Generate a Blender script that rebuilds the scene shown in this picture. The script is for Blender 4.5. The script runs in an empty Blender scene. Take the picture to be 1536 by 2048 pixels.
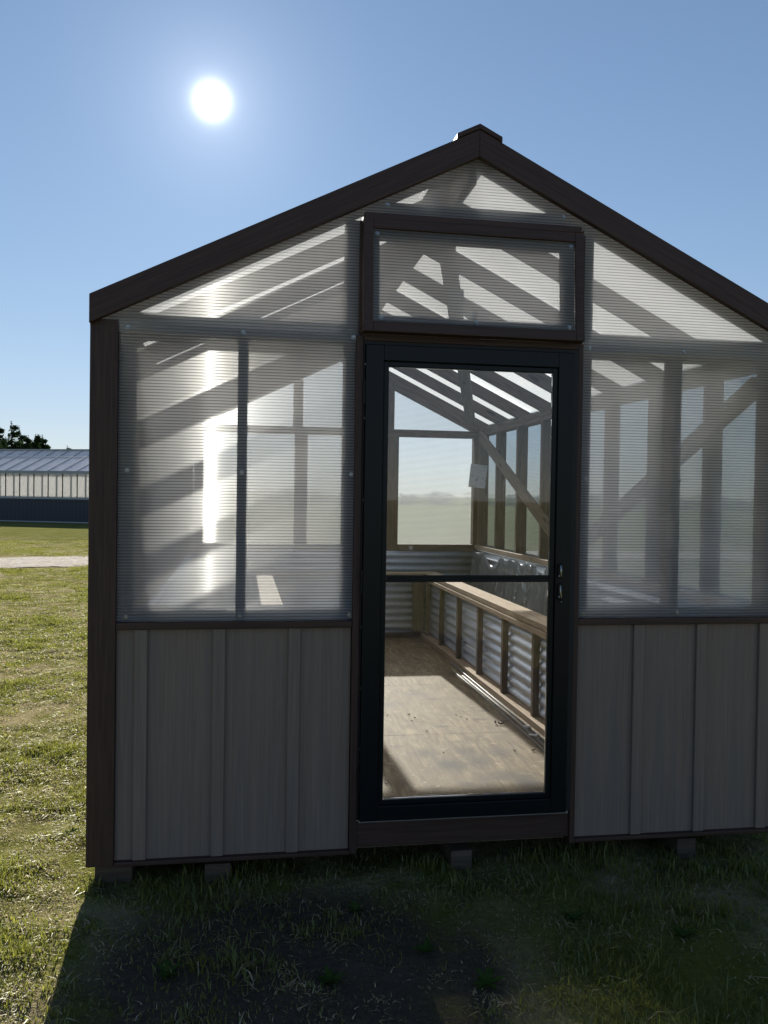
import bpy, math, random
import numpy as np
from mathutils import Vector, Matrix, noise as mnoise

C = bpy.context.scene.collection
SC = bpy.context.scene
rnd = random.Random(7)
rad = math.radians

# ------------------------------------------------------------------ camera
cam_d = bpy.data.cameras.new("camera")
cam = bpy.data.objects.new("camera", cam_d)
C.objects.link(cam)
cam_d.sensor_fit = 'VERTICAL'
cam_d.sensor_height = 36.0
cam_d.lens = 1720.0 / 2048.0 * 36.0
cam_d.clip_start = 0.05
cam_d.clip_end = 5000
RT = Vector((0.98661, -0.16240, 0.01501))
FW = Vector((0.16267, 0.98650, -0.01866))
UP = Vector((-0.01177, 0.02085, 0.99971))
CAM = Vector((-0.90701, -3.36019, 1.41697))
m = Matrix((RT, UP, -FW)).transposed().to_4x4()
m.translation = CAM
cam.matrix_world = m
SC.camera = cam

# ------------------------------------------------------------------ light
SUN_AZ = rad(-2.25)          # from +y towards +x
SUN_EL = rad(22.7)
SUN = Vector((math.sin(SUN_AZ) * math.cos(SUN_EL), math.cos(SUN_AZ) * math.cos(SUN_EL), math.sin(SUN_EL)))
sun_d = bpy.data.lights.new("sun", 'SUN')
sun_d.energy = 5.0
sun_d.angle = rad(0.6)
sun_d.color = (1.0, 0.93, 0.82)
sun = bpy.data.objects.new("sun", sun_d)
C.objects.link(sun)
sun.rotation_euler = SUN.to_track_quat('Z', 'Y').to_euler()
sun.location = (0, 0, 30)

world = bpy.data.worlds.new("World")
SC.world = world
world.use_nodes = True
wn, wl = world.node_tree.nodes, world.node_tree.links
wn.clear()
wo = wn.new('ShaderNodeOutputWorld')
sky = wn.new('ShaderNodeTexSky')
sky.sky_type = 'NISHITA'
sky.sun_disc = False
sky.sun_elevation = SUN_EL
sky.sun_rotation = SUN_AZ
sky.altitude = 100
sky.air_density = 1.0
sky.dust_density = 0.0
sky.ozone_density = 3.0
bg = wn.new('ShaderNodeBackground')
bg.inputs['Strength'].default_value = 0.055
# the brightest air near the horizon is compressed a little: c / (1 + k c)
def wv(op, a, b):
    n = wn.new('ShaderNodeVectorMath'); n.operation = op
    for i, v in enumerate((a, b)):
        if isinstance(v, tuple): n.inputs[i].default_value = v
        else: wl.new(v, n.inputs[i])
    return n.outputs['Vector']
den = wv('ADD', wv('MULTIPLY', sky.outputs[0], (0.095, 0.088, 0.066)), (1.0, 1.0, 1.0))
skyc = wv('DIVIDE', sky.outputs[0], den)
wl.new(skyc, bg.inputs['Color'])
# the sun's own disc and the bright air round it, at infinity in the sky
tc = wn.new('ShaderNodeTexCoord')
dt = wn.new('ShaderNodeVectorMath'); dt.operation = 'DOT_PRODUCT'
wl.new(tc.outputs['Generated'], dt.inputs[0]); dt.inputs[1].default_value = (math.sin(SUN_AZ) * math.cos(rad(23.9)), math.cos(SUN_AZ) * math.cos(rad(23.9)), math.sin(rad(23.9)))
ac = wn.new('ShaderNodeMath'); ac.operation = 'ARCCOSINE'; ac.use_clamp = False
wl.new(dt.outputs['Value'], ac.inputs[0])
def wmath(op, a, b):
    n = wn.new('ShaderNodeMath'); n.operation = op
    for i, v in enumerate((a, b)):
        if isinstance(v, (int, float)): n.inputs[i].default_value = v
        elif v is not None: wl.new(v, n.inputs[i])
    return n.outputs[0]
def falloff(k, p, s):       # s * exp(-(angle/k)^p)
    a = wmath('DIVIDE', ac.outputs[0], k)
    a = wmath('POWER', a, p)
    a = wmath('MULTIPLY', a, -1.0)
    a = wmath('EXPONENT', a, None)
    return wmath('MULTIPLY', a, s)
glow = wmath('ADD', falloff(rad(0.27), 1.0, 11.0), falloff(rad(2.6), 1.0, 0.14))
glow = wmath('ADD', glow, falloff(rad(9.0), 1.0, 0.045))
bg2 = wn.new('ShaderNodeBackground')
bg2.inputs['Color'].default_value = (0.95, 0.96, 1.0, 1)
wl.new(glow, bg2.inputs['Strength'])
ad = wn.new('ShaderNodeAddShader')
wl.new(bg.outputs[0], ad.inputs[0]); wl.new(bg2.outputs[0], ad.inputs[1])
wl.new(ad.outputs[0], wo.inputs['Surface'])

SC.view_settings.view_transform = 'Standard'
SC.view_settings.look = 'None'
SC.view_settings.exposure = 1.4
SC.view_settings.gamma = 1.0
SC.render.engine = 'CYCLES'
cy = SC.cycles
cy.max_bounces = 10
cy.diffuse_bounces = 4
cy.glossy_bounces = 4
cy.transmission_bounces = 8
cy.transparent_max_bounces = 40
cy.sample_clamp_indirect = 4.0
cy.sample_clamp_direct = 0.0
cy.caustics_reflective = False
cy.use_denoising = True
try:
    cy.denoiser = 'OPENIMAGEDENOISE'
    cy.denoising_prefilter = 'ACCURATE'
except Exception:
    pass
SC.render.filter_size = 1.1

# ------------------------------------------------------------------ node helper
class NT:
    def __init__(s, name):
        s.m = bpy.data.materials.new(name); s.m.use_nodes = True
        s.t = s.m.node_tree; s.t.nodes.clear()
        s.out = s.t.nodes.new('ShaderNodeOutputMaterial')
    def n(s, typ, **kw):
        nd = s.t.nodes.new('ShaderNode' + typ)
        for k, v in kw.items(): setattr(nd, k, v)
        return nd
    def l(s, a, b): s.t.links.new(a, b)
    def set(s, sock, v):
        if v is None: return
        if hasattr(v, 'node'): s.l(v, sock)
        elif isinstance(v, (tuple, list)) and sock.type == 'RGBA' and len(v) == 3: sock.default_value = (*v, 1)
        else: sock.default_value = v
    def math(s, op, a, b=None, c=None, clamp=False):
        nd = s.n('Math', operation=op, use_clamp=clamp)
        for i, v in enumerate((a, b, c)): s.set(nd.inputs[i], v) if v is not None else None
        return nd.outputs[0]
    def vmath(s, op, a, b=None):
        nd = s.n('VectorMath', operation=op)
        s.set(nd.inputs[0], a)
        if b is not None: s.set(nd.inputs[3 if op == 'SCALE' else 1], b)
        return nd.outputs['Value' if op in ('DOT_PRODUCT', 'LENGTH') else 'Vector']
    def mix(s, f, a, b, blend='MIX'):
        nd = s.n('MixRGB', blend_type=blend)
        s.set(nd.inputs[0], f); s.set(nd.inputs[1], a); s.set(nd.inputs[2], b)
        return nd.outputs[0]
    def ramp(s, v, stops):
        nd = s.n('ValToRGB'); e = nd.color_ramp.elements
        while len(e) < len(stops): e.new(0.5)
        for el, (p, c) in zip(e, stops):
            el.position = p; el.color = (*c, 1) if len(c) == 3 else c
        s.set(nd.inputs[0], v); return nd.outputs[0]
    def step(s, v, a, b):
        nd = s.n('MapRange', interpolation_type='SMOOTHSTEP')
        s.set(nd.inputs[0], v); nd.inputs[1].default_value = a; nd.inputs[2].default_value = b
        return nd.outputs[0]
    def noise(s, vec, scale, detail=3, rough=0.5, dist=0.0):
        nd = s.n('TexNoise')
        s.set(nd.inputs['Vector'], vec); nd.inputs['Scale'].default_value = scale
        nd.inputs['Detail'].default_value = detail; nd.inputs['Roughness'].default_value = rough
        nd.inputs['Distortion'].default_value = dist
        return nd.outputs['Fac']
    def coord(s, kind='Object', scale=None, offset=True):
        v = s.n('TexCoord').outputs[kind]
        if offset:
            r = s.n('ObjectInfo').outputs['Random']
            v = s.vmath('ADD', v, s.vmath('SCALE', (13.1, 7.7, 3.3), s.math('MULTIPLY', r, 5.0)))
        if scale: v = s.vmath('MULTIPLY', v, scale)
        return v
    def bump(s, h, strength=0.3, dist=0.01):
        nd = s.n('Bump'); nd.inputs['Strength'].default_value = strength; nd.inputs['Distance'].default_value = dist
        s.l(h, nd.inputs['Height']); return nd.outputs[0]
    def bsdf(s, color, rough=0.6, metal=0.0, spec=0.5, normal=None):
        nd = s.n('BsdfPrincipled')
        s.set(nd.inputs['Base Color'], color); s.set(nd.inputs['Roughness'], rough)
        nd.inputs['Metallic'].default_value = metal
        nd.inputs['Specular IOR Level'].default_value = spec
        if normal is not None: s.l(normal, nd.inputs['Normal'])
        return nd.outputs[0]
    def mixs(s, f, a, b):
        nd = s.n('MixShader'); s.set(nd.inputs[0], f); s.l(a, nd.inputs[1]); s.l(b, nd.inputs[2]); return nd.outputs[0]
    def done(s, sh):
        s.l(sh, s.out.inputs['Surface']); return s.m

def mat_plain(name, col, rough=0.6, metal=0.0, spec=0.5, var=0.15, scale=30):
    t = NT(name); v = t.coord()
    n = t.noise(v, scale, 4)
    c = t.mix(n, tuple(x * (1 - var) for x in col), tuple(min(1, x * (1 + var)) for x in col))
    return t.done(t.bsdf(c, rough, metal, spec, t.bump(n, 0.08, 0.003)))

def mat_lumber(name, dark, light, knots=1.0):
    t = NT(name)
    v = t.coord()
    lo = t.vmath('MULTIPLY', v, (1.2, 14, 14))
    g = t.noise(lo, 3.0, 6, 0.62, 1.2)
    fine = t.noise(t.vmath('MULTIPLY', v, (6, 160, 160)), 2.0, 3)
    blot = t.noise(v, 2.2, 3)
    c = t.ramp(g, [(0.28, dark), (0.5, tuple((a + b) / 2 for a, b in zip(dark, light))), (0.72, light)])
    c = t.mix(t.math('MULTIPLY', fine, 0.35), c, tuple(x * 0.55 for x in dark))
    c = t.mix(t.math('MULTIPLY', t.step(blot, 0.45, 0.75), 0.45), c, tuple(x * 0.6 for x in light))
    vo = t.n('TexVoronoi'); vo.feature = 'F1'
    t.l(t.vmath('MULTIPLY', v, (2.6, 9.0, 9.0)), vo.inputs['Vector']); vo.inputs['Scale'].default_value = 1.0
    k = t.math('SUBTRACT', 1.0, t.step(vo.outputs['Distance'], 0.08, 0.16))
    c = t.mix(t.math('MULTIPLY', k, 0.75 * knots), c, tuple(x * 0.35 for x in dark))
    return t.done(t.bsdf(c, 0.75, 0, 0.3, t.bump(fine, 0.25, 0.003)))

M_LUMBER = mat_lumber("weathered_lumber", (0.115, 0.082, 0.060), (0.29, 0.222, 0.165))
M_CAP = mat_lumber("bleached_lumber", (0.30, 0.205, 0.13), (0.56, 0.43, 0.30), 0.6)

def mat_trim():
    t = NT("dark_brown_trim")
    v = t.coord(offset=True)
    g = t.noise(t.vmath('MULTIPLY', v, (2.0, 60, 60)), 2.0, 5, 0.6, 0.6)
    c = t.ramp(g, [(0.3, (0.031, 0.0165, 0.0130)), (0.7, (0.070, 0.038, 0.029))])
    return t.done(t.bsdf(c, 0.55, 0, 0.35, t.bump(g, 0.25, 0.002)))
M_TRIM = mat_trim()

def mat_siding():
    t = NT("grey_brown_siding")
    v = t.coord()
    a = t.noise(t.vmath('MULTIPLY', v, (95, 95, 1.6)), 1.6, 5, 0.65, 0.4)
    b = t.noise(t.vmath('MULTIPLY', v, (16, 16, 0.6)), 1.3, 3)
    c = t.ramp(a, [(0.25, (0.160, 0.124, 0.102)), (0.55, (0.215, 0.167, 0.138)), (0.8, (0.255, 0.199, 0.166))])
    c = t.mix(t.math('MULTIPLY', t.step(b, 0.4, 0.7), 0.35), c, (0.15, 0.140, 0.132))
    return t.done(t.bsdf(c, 0.65, 0, 0.25, t.bump(a, 0.3, 0.002)))
M_SIDING = mat_siding()

M_DOOR = mat_plain("black_door_paint", (0.0055, 0.0075, 0.0095), 0.35, 0, 0.22, 0.1, 60)
M_RUBBER = mat_plain("black_gasket", (0.006, 0.006, 0.008), 0.6)
M_CHROME = mat_plain("screw_steel", (0.34, 0.35, 0.36), 0.3, 1.0, 0.5, 0.1, 200)
M_ALU = mat_plain("aluminium_tube", (0.30, 0.31, 0.33), 0.55, 0.6, 0.5, 0.1, 80)
M_CARD = None

def mat_steel():
    t = NT("galvanised_corrugated_steel")
    v = t.coord()
    vo = t.n('TexVoronoi'); t.l(v, vo.inputs['Vector']); vo.inputs['Scale'].default_value = 45
    c = t.mix(vo.outputs['Distance'], (0.66, 0.69, 0.74), (0.84, 0.87, 0.92))
    n = t.noise(v, 6, 4)
    c = t.mix(t.math('MULTIPLY', n, 0.3), c, (0.50, 0.52, 0.55))
    return t.done(t.bsdf(c, t.math('ADD', 0.28, t.math('MULTIPLY', n, 0.2)), 0.40))
M_STEEL = mat_steel()

FLOOR = 0.11
STAINS = [(0.03, 0.90, 0.08, 0.6), (0.24, 0.91, 0.09, 0.55), (0.41, 0.87, 0.09, 0.5), (0.11, 0.70, 0.10, 0.75), (0.26, 0.73, 0.09, 0.6), (0.34, 0.52, 0.09, 0.55), (0.40, 0.41, 0.09, 0.6), (0.22, 0.47, 0.07, 0.3), (0.02, 1.95, 0.10, 0.35), (0.25, 2.2, 0.10, 0.3)]
def mat_ply():
    t = NT("plywood_floor")
    v = t.coord(offset=False)
    w = t.noise(t.vmath('MULTIPLY', v, (5.0, 0.9, 1)), 2.2, 6, 0.62, 2.2)
    f = t.noise(t.vmath('MULTIPLY', v, (70, 5, 1)), 1.0, 5, 0.7, 0.6)
    s = t.noise(v, 2.6, 5, 0.65)
    c = t.ramp(w, [(0.3, (0.110, 0.075, 0.040)), (0.5, (0.215, 0.158, 0.086)), (0.7, (0.335, 0.256, 0.152))])
    c = t.mix(t.math('MULTIPLY', t.step(f, 0.44, 0.60), 0.62), c, (0.105, 0.072, 0.044))
    c = t.mix(t.math('MULTIPLY', t.step(t.noise(t.vmath('MULTIPLY', v, (34, 3.2, 1)), 1.3, 4, 0.6, 1.0), 0.60, 0.72), 0.5), c, (0.50, 0.41, 0.29))
    c = t.mix(t.math('MULTIPLY', t.step(s, 0.48, 0.66), 0.6), c, (0.20, 0.15, 0.105))
    c = t.mix(t.math('MULTIPLY', t.step(t.noise(v, 18, 3), 0.60, 0.74), 0.45), c, (0.50, 0.43, 0.33))
    vo = t.n('TexVoronoi'); t.l(t.vmath('MULTIPLY', v, (2.1, 3.6, 1)), vo.inputs['Vector']); vo.inputs['Scale'].default_value = 1.5
    k = t.math('SUBTRACT', 1.0, t.step(vo.outputs['Distance'], 0.02, 0.24))
    c = t.mix(t.math('MULTIPLY', k, 0.8), c, (0.065, 0.048, 0.036))
    for (sx_, sy_, sr, st) in STAINS:
        q = t.vmath('SUBTRACT', v, (sx_, sy_, FLOOR)); q = t.vmath('MULTIPLY', q, (1.0, 0.8, 0.0))
        d = t.math('ADD', t.vmath('LENGTH', q), t.math('MULTIPLY', t.math('SUBTRACT', t.noise(v, 14, 4, 0.6), 0.5), 0.10))
        c = t.mix(t.math('MULTIPLY', t.math('SUBTRACT', 1.0, t.step(d, 0.0, sr * 1.35)), min(1.0, st * 1.35)), c, (0.050, 0.040, 0.033))
    return t.done(t.bsdf(c, 0.7, 0, 0.3, t.bump(f, 0.35, 0.003)))
M_PLY = mat_ply()

# twin-wall polycarbonate: the flutes run along one axis; 'across' is the axis that crosses them
PERIOD = 0.0115
def mat_poly(name, across, rib, axis, trans=0.48, refr=0.38, haze=0.165, tint=(0.97, 0.985, 0.99), lines=0.68, dif=0.36, ru=0.012, rv=0.5, streak=0.12, fres=0.45):
    t = NT(name)
    p = t.n('NewGeometry')
    co = t.vmath('DOT_PRODUCT', p.outputs['Position'], across)
    wob = t.noise(t.vmath('MULTIPLY', p.outputs['Position'], (1.4, 1.4, 9.0)), 1.0, 2)
    ph = t.math('MULTIPLY', co, 2 * math.pi / PERIOD)
    cosp = t.math('COSINE', ph)
    sinp = t.math('SINE', ph)
    amp = t.math('ADD', 0.55, t.math('MULTIPLY', wob, 1.6))
    tilt = t.math('MULTIPLY', sinp, amp)
    nrm = t.vmath('NORMALIZE', t.vmath('ADD', p.outputs['Normal'], t.vmath('SCALE', rib, tilt)))
    line = t.step(cosp, 0.45, 0.98)                    # 1 on the web of every flute
    tcol = t.mix(t.math('MULTIPLY', line, lines), tint, (0.13, 0.14, 0.16))
    tr = t.n('BsdfTransparent'); t.l(tcol, tr.inputs['Color'])
    # a fluted sheet spreads light round the axis of its flutes, as a row of thin cylinders does
    rf = t.n('BsdfHair'); rf.component = 'Transmission'
    rf.inputs['Offset'].default_value = 0.0; rf.inputs['RoughnessU'].default_value = ru; rf.inputs['RoughnessV'].default_value = rv
    t.set(rf.inputs['Color'], (0.98, 0.98, 0.98)); cx = t.n('CombineXYZ')
    for i in range(3): cx.inputs[i].default_value = axis[i]
    t.l(cx.outputs[0], rf.inputs['Tangent'])
    l2 = t.math('MULTIPLY', t.step(cosp, 0.0, 0.8), lines)
    rg = t.n('BsdfHair'); rg.component = 'Transmission'
    rg.inputs['RoughnessU'].default_value = 0.001; rg.inputs['RoughnessV'].default_value = 0.35
    t.set(rg.inputs['Color'], (0.98, 0.98, 0.98)); t.l(cx.outputs[0], rg.inputs['Tangent'])
    hair = t.mixs(streak, rf.outputs[0], rg.outputs[0])
    tl = t.n('BsdfTranslucent'); t.set(tl.inputs['Color'], t.mix(l2, (0.97, 0.97, 0.975), (0.12, 0.12, 0.14)))
    df = t.n('BsdfDiffuse'); t.set(df.inputs['Color'], (0.52, 0.60, 0.72))
    gl = t.n('BsdfGlossy'); gl.inputs['Roughness'].default_value = 0.12; t.l(nrm, gl.inputs['Normal'])
    t.set(gl.inputs['Color'], (1, 1, 1))
    hz = t.mixs(dif, tl.outputs[0], df.outputs[0])
    tot = trans + refr
    wgt = t.math('MULTIPLY', t.math('SUBTRACT', 1.35, t.math('MULTIPLY', line, 1.0)), refr / tot, clamp=True)
    s = t.mixs(wgt, tr.outputs[0], hair)
    s = t.mixs(haze, s, hz)
    lw = t.n('LayerWeight'); lw.inputs['Blend'].default_value = 0.25
    g = t.math('ADD', 0.145, t.math('MULTIPLY', lw.outputs['Fresnel'], fres), clamp=True)
    s = t.mixs(g, s, gl.outputs[0])
    return t.done(s)
M_POLY = mat_poly("fluted_polycarbonate", (0, 0, 1), (0, 0, 1), (1, 0, 0))
M_POLY_TOP = mat_poly("front_gable_polycarbonate", (0, 0, 1), (0, 0, 1), (1, 0, 0), 0.56, 0.30, 0.19, streak=0.04)
M_POLY_SIDE = mat_poly("side_polycarbonate", (0, 0, 1), (0, 0, 1), (0, 1, 0), 0.70, 0.22, 0.20, lines=0.40, fres=0.15)
M_POLY_REAR = mat_poly("rear_polycarbonate", (0, 0, 1), (0, 0, 1), (1, 0, 0), 0.60, 0.09, 0.21, lines=0.55, ru=0.001, rv=0.05, streak=0.0)
M_POLY_GABLE = mat_poly("rear_gable_polycarbonate", (0, 0, 1), (0, 0, 1), (1, 0, 0), 0.13, 0.50, 0.16, lines=0.45, ru=0.002, rv=0.10, streak=0.0)
M_POLY_ROOF = mat_poly("roof_polycarbonate", (0, 1, 0), (0, 1, 0), (0.898, 0, -0.44), 0.10, 0.60, 0.50, lines=0.25, dif=0.06, ru=0.45, rv=0.6, streak=0.0)
def mat_clear():
    t = NT("clear_inner_face")
    tr = t.n('BsdfTransparent'); t.set(tr.inputs['Color'], (0.97, 0.98, 0.98))
    return t.done(tr.outputs[0])
M_CLEAR = mat_clear()

def mat_glass(name, tint):
    t = NT(name)
    tr = t.n('BsdfTransparent'); t.set(tr.inputs['Color'], tint)
    gl = t.n('BsdfGlossy'); gl.inputs['Roughness'].default_value = 0.01
    fr = t.n('Fresnel'); fr.inputs['IOR'].default_value = 1.5
    dust = t.noise(t.coord(), 9, 5, 0.7)
    df = t.n('BsdfTranslucent'); t.set(df.inputs['Color'], (0.7, 0.72, 0.75))
    s = t.mixs(t.math('MULTIPLY', t.step(dust, 0.35, 0.8), 0.025), tr.outputs[0], df.outputs[0])
    return t.done(t.mixs(fr.outputs[0], s, gl.outputs[0]))
M_GLASS = mat_glass("door_glass", (0.96, 0.97, 0.975))
M_GLASS_UP = mat_glass("upper_door_glass", (0.90, 0.93, 0.955))

def mat_film():
    t = NT("clear_plastic_film")
    tr = t.n('BsdfTransparent'); t.set(tr.inputs['Color'], (0.92, 0.94, 0.95))
    gl = t.n('BsdfGlossy'); gl.inputs['Roughness'].default_value = 0.10
    tl = t.n('BsdfTranslucent'); t.set(tl.inputs['Color'], (0.85, 0.87, 0.88))
    lw = t.n('LayerWeight'); lw.inputs['Blend'].default_value = 0.35
    df = t.n('BsdfDiffuse'); t.set(df.inputs['Color'], (0.8, 0.82, 0.84))
    s = t.mixs(0.46, tr.outputs[0], t.mixs(0.5, tl.outputs[0], df.outputs[0]))
    return t.done(t.mixs(t.math('ADD', 0.05, t.math('MULTIPLY', lw.outputs['Fresnel'], 0.9), clamp=True), s, gl.outputs[0]))
M_FILM = mat_film()

def mat_card():
    t = NT("printed_notice_card")
    v = t.coord('Object', offset=False)
    x = t.n('SeparateXYZ'); t.l(v, x.inputs[0])
    row = t.math('FRACT', t.math('MULTIPLY', x.outputs['Z'], 75))
    rows = t.math('MULTIPLY', t.step(row, 0.55, 0.62), t.step(t.noise(t.vmath('MULTIPLY', v, (90, 1, 40)), 1.5, 2), 0.44, 0.52))
    smear = t.step(t.noise(t.vmath('MULTIPLY', v, (12, 1, 20)), 1.2, 4, 0.6, 1.5), 0.56, 0.66)
    c = t.mix(t.math('MULTIPLY', rows, 0.7), (0.80, 0.82, 0.85), (0.17, 0.18, 0.20))
    c = t.mix(t.math('MULTIPLY', smear, 0.75), c, (0.15, 0.16, 0.18))
    return t.done(t.bsdf(c, 0.5))
M_CARD = mat_card()

# ------------------------------------------------------------------ mesh helper
class MB:
    def __init__(s): s.v, s.f, s.mi = [], [], []
    def quad_box(s, P, mi=0):
        b = len(s.v); s.v += [tuple(p) for p in P]
        for q in ((0, 3, 2, 1), (4, 5, 6, 7), (0, 1, 5, 4), (1, 2, 6, 5), (2, 3, 7, 6), (3, 0, 4, 7)):
            s.f.append(tuple(b + i for i in q)); s.mi.append(mi)
        return s
    def box(s, x0, x1, y0, y1, z0, z1, mi=0):
        s.quad_box([(x0, y0, z0), (x1, y0, z0), (x1, y1, z0), (x0, y1, z0), (x0, y0, z1), (x1, y0, z1), (x1, y1, z1), (x0, y1, z1)], mi); return s
    def prism(s, poly, axis, a, b, mi=0, mi_a=None, mi_b=None):
        """poly: 2D points; axis 'y' -> points are (x,z); 'x' -> (y,z); 'z' -> (x,y)"""
        def P(p, t): return {'y': (p[0], t, p[1]), 'x': (t, p[0], p[1]), 'z': (p[0], p[1], t)}[axis]
        k = len(poly); o = len(s.v)
        s.v += [P(p, a) for p in poly] + [P(p, b) for p in poly]
        s.f.append(tuple(o + i for i in range(k))); s.mi.append(mi if mi_a is None else mi_a)
        s.f.append(tuple(o + k + i for i in reversed(range(k)))); s.mi.append(mi if mi_b is None else mi_b)
        for i in range(k):
            j = (i + 1) % k
            s.f.append((o + i, o + k + i, o + k + j, o + j)); s.mi.append(mi)
        return s
    def tube(s, pts, r, seg=8, mi=0):
        pts = [Vector(p) for p in pts]; rings = []
        for i, p in enumerate(pts):
            d = (pts[min(i + 1, len(pts) - 1)] - pts[max(i - 1, 0)]).normalized()
            a = d.orthogonal().normalized(); b = d.cross(a)
            rr = r[i] if isinstance(r, (list, tuple)) else r
            o = len(s.v)
            s.v += [tuple(p + (a * math.cos(2 * math.pi * k / seg) + b * math.sin(2 * math.pi * k / seg)) * rr) for k in range(seg)]
            rings.append(o)
        for o, q in zip(rings, rings[1:]):
            for k in range(seg):
                s.f.append((o + k, o + (k + 1) % seg, q + (k + 1) % seg, q + k)); s.mi.append(mi)
        s.f.append(tuple(rings[0] + k for k in reversed(range(seg)))); s.mi.append(mi)
        s.f.append(tuple(rings[-1] + k for k in range(seg))); s.mi.append(mi)
        return s
    def build(s, name, mats, parent=None, loc=None, bevel=0.0, smooth=False):
        me = bpy.data.meshes.new(name); me.from_pydata(s.v, [], s.f)
        for mm in (mats if isinstance(mats, (list, tuple)) else [mats]): me.materials.append(mm)
        me.polygons.foreach_set('material_index', s.mi)
        me.update()
        import bmesh
        bm = bmesh.new(); bm.from_mesh(me); bmesh.ops.recalc_face_normals(bm, faces=bm.faces); bm.to_mesh(me); bm.free()
        if smooth: me.polygons.foreach_set('use_smooth', [True] * len(me.polygons))
        o = bpy.data.objects.new(name, me); C.objects.link(o)
        if parent is not None: o.parent = parent
        if loc is not None: o.location = loc
        if bevel:
            b = o.modifiers.new('bevel', 'BEVEL'); b.width = bevel; b.segments = 2; b.limit_method = 'ANGLE'
        return o

def tag(o, label, cat, group=None, kind=None):
    if label: o['label'] = label
    if cat: o['category'] = cat
    if group: o['group'] = group
    if kind: o['kind'] = kind
    return o

def board(name, p0, p1, w, d, mat, parent, up=(0, 0, 1), bevel=0.002):
    """a straight board from p0 to p1; local X along it, w across along 'up', d the other way; its own object"""
    p0, p1 = Vector(p0), Vector(p1)
    x = (p1 - p0).normalized(); z = Vector(up); z = (z - x * z.dot(x)).normalized(); y = z.cross(x)
    L = (p1 - p0).length
    b = MB().box(-L / 2, L / 2, -d / 2, d / 2, -w / 2, w / 2)
    o = b.build(name, mat, parent, bevel=bevel)
    mm = Matrix((x, y, z)).transposed().to_4x4(); mm.translation = (p0 + p1) / 2
    o.matrix_local = mm
    return o

def bx(name, x0, x1, y0, y1, z0, z1, mat, parent, bevel=0.002):
    """axis aligned board with local X along its longest side"""
    d = (x1 - x0, y1 - y0, z1 - z0); c = Vector(((x0 + x1) / 2, (y0 + y1) / 2, (z0 + z1) / 2))
    k = max(range(3), key=lambda i: d[i])
    ax = [Vector((1, 0, 0)), Vector((0, 1, 0)), Vector((0, 0, 1))]
    up = ax[2] if k != 2 else ax[1]
    w = d[2] if k != 2 else d[1]
    t = d[3 - k - (2 if k != 2 else 1)]
    return board(name, c - ax[k] * d[k] / 2, c + ax[k] * d[k] / 2, w, t, mat, parent, up, bevel)

# ------------------------------------------------------------------ numbers of the house
GZ = -0.085             # ground
W = 1.472               # half width over the trim
D = 4.78                # inner face of the rear wall
DB = 4.89               # outer face of the rear wall
XI = 1.355              # inner face of the side studs
XO = 1.448              # outer face of the side studs
SL = 0.49               # roof slope
ZR = 2.855              # roof plane at the ridge
def zr(x): return ZR - SL * abs(x)
FLOOR = 0.11
SILL = 0.955

gh = bpy.data.objects.new("greenhouse", None); C.objects.link(gh); gh.empty_display_size = 0.3
tag(gh, "wooden greenhouse with ribbed clear panels, grey siding and a black glass storm door", "greenhouse")

def screw(parent, x, y, z, ax=(0, -1, 0)):
    """pan head with a washer standing on a sheet"""
    a = Vector(ax); b = MB()
    b.tube([(0, 0, 0), a * 0.0025], 0.0082, 12); b.tube([a * 0.0025, a * 0.0055, a * 0.008], [0.0062, 0.0058, 0.0032], 10)
    return b.build('screw', M_CHROME, parent, loc=(x, y, z), smooth=False)

def sheet_y(name, poly, y_out, y_in, parent=gh, mat=None):
    """a vertical sheet in the xz plane; the outer face carries the flutes"""
    b = MB().prism(poly, 'y', y_out, y_in, 0, 0, 1)
    return b.build(name, [mat or M_POLY, M_CLEAR], parent)

# ---- floor, rim, front boards
fl = MB()
for a, b_ in ((0.06, 1.238), (1.241, 2.46), (2.463, 3.68), (3.683, 4.86)):
    fl.box(-1.40, -0.001, a, b_, FLOOR - 0.018, FLOOR) if False else fl.box(-1.40, 1.40, a, b_, FLOOR - 0.018, FLOOR)
fl.build('floor', M_PLY, gh)
rim = MB()
rim.box(-1.42, 1.42, 0.09, 0.13, -0.02, FLOOR - 0.02); rim.box(-1.42, 1.42, 4.80, 4.84, -0.02, FLOOR - 0.02)
rim.box(-1.42, -1.38, 0.13, 4.80, -0.02, FLOOR - 0.02); rim.box(1.38, 1.42, 0.13, 4.80, -0.02, FLOOR - 0.02)
rim.build('rim_joist', M_LUMBER, gh)
bx('sill_board', -0.452, 0.452, -0.012, 0.05, 0.024, 0.121, M_TRIM, gh, 0.003)
bx('threshold', -0.44, 0.43, -0.02, 0.06, 0.1235, 0.136, M_ALU, gh, 0.002)

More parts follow.
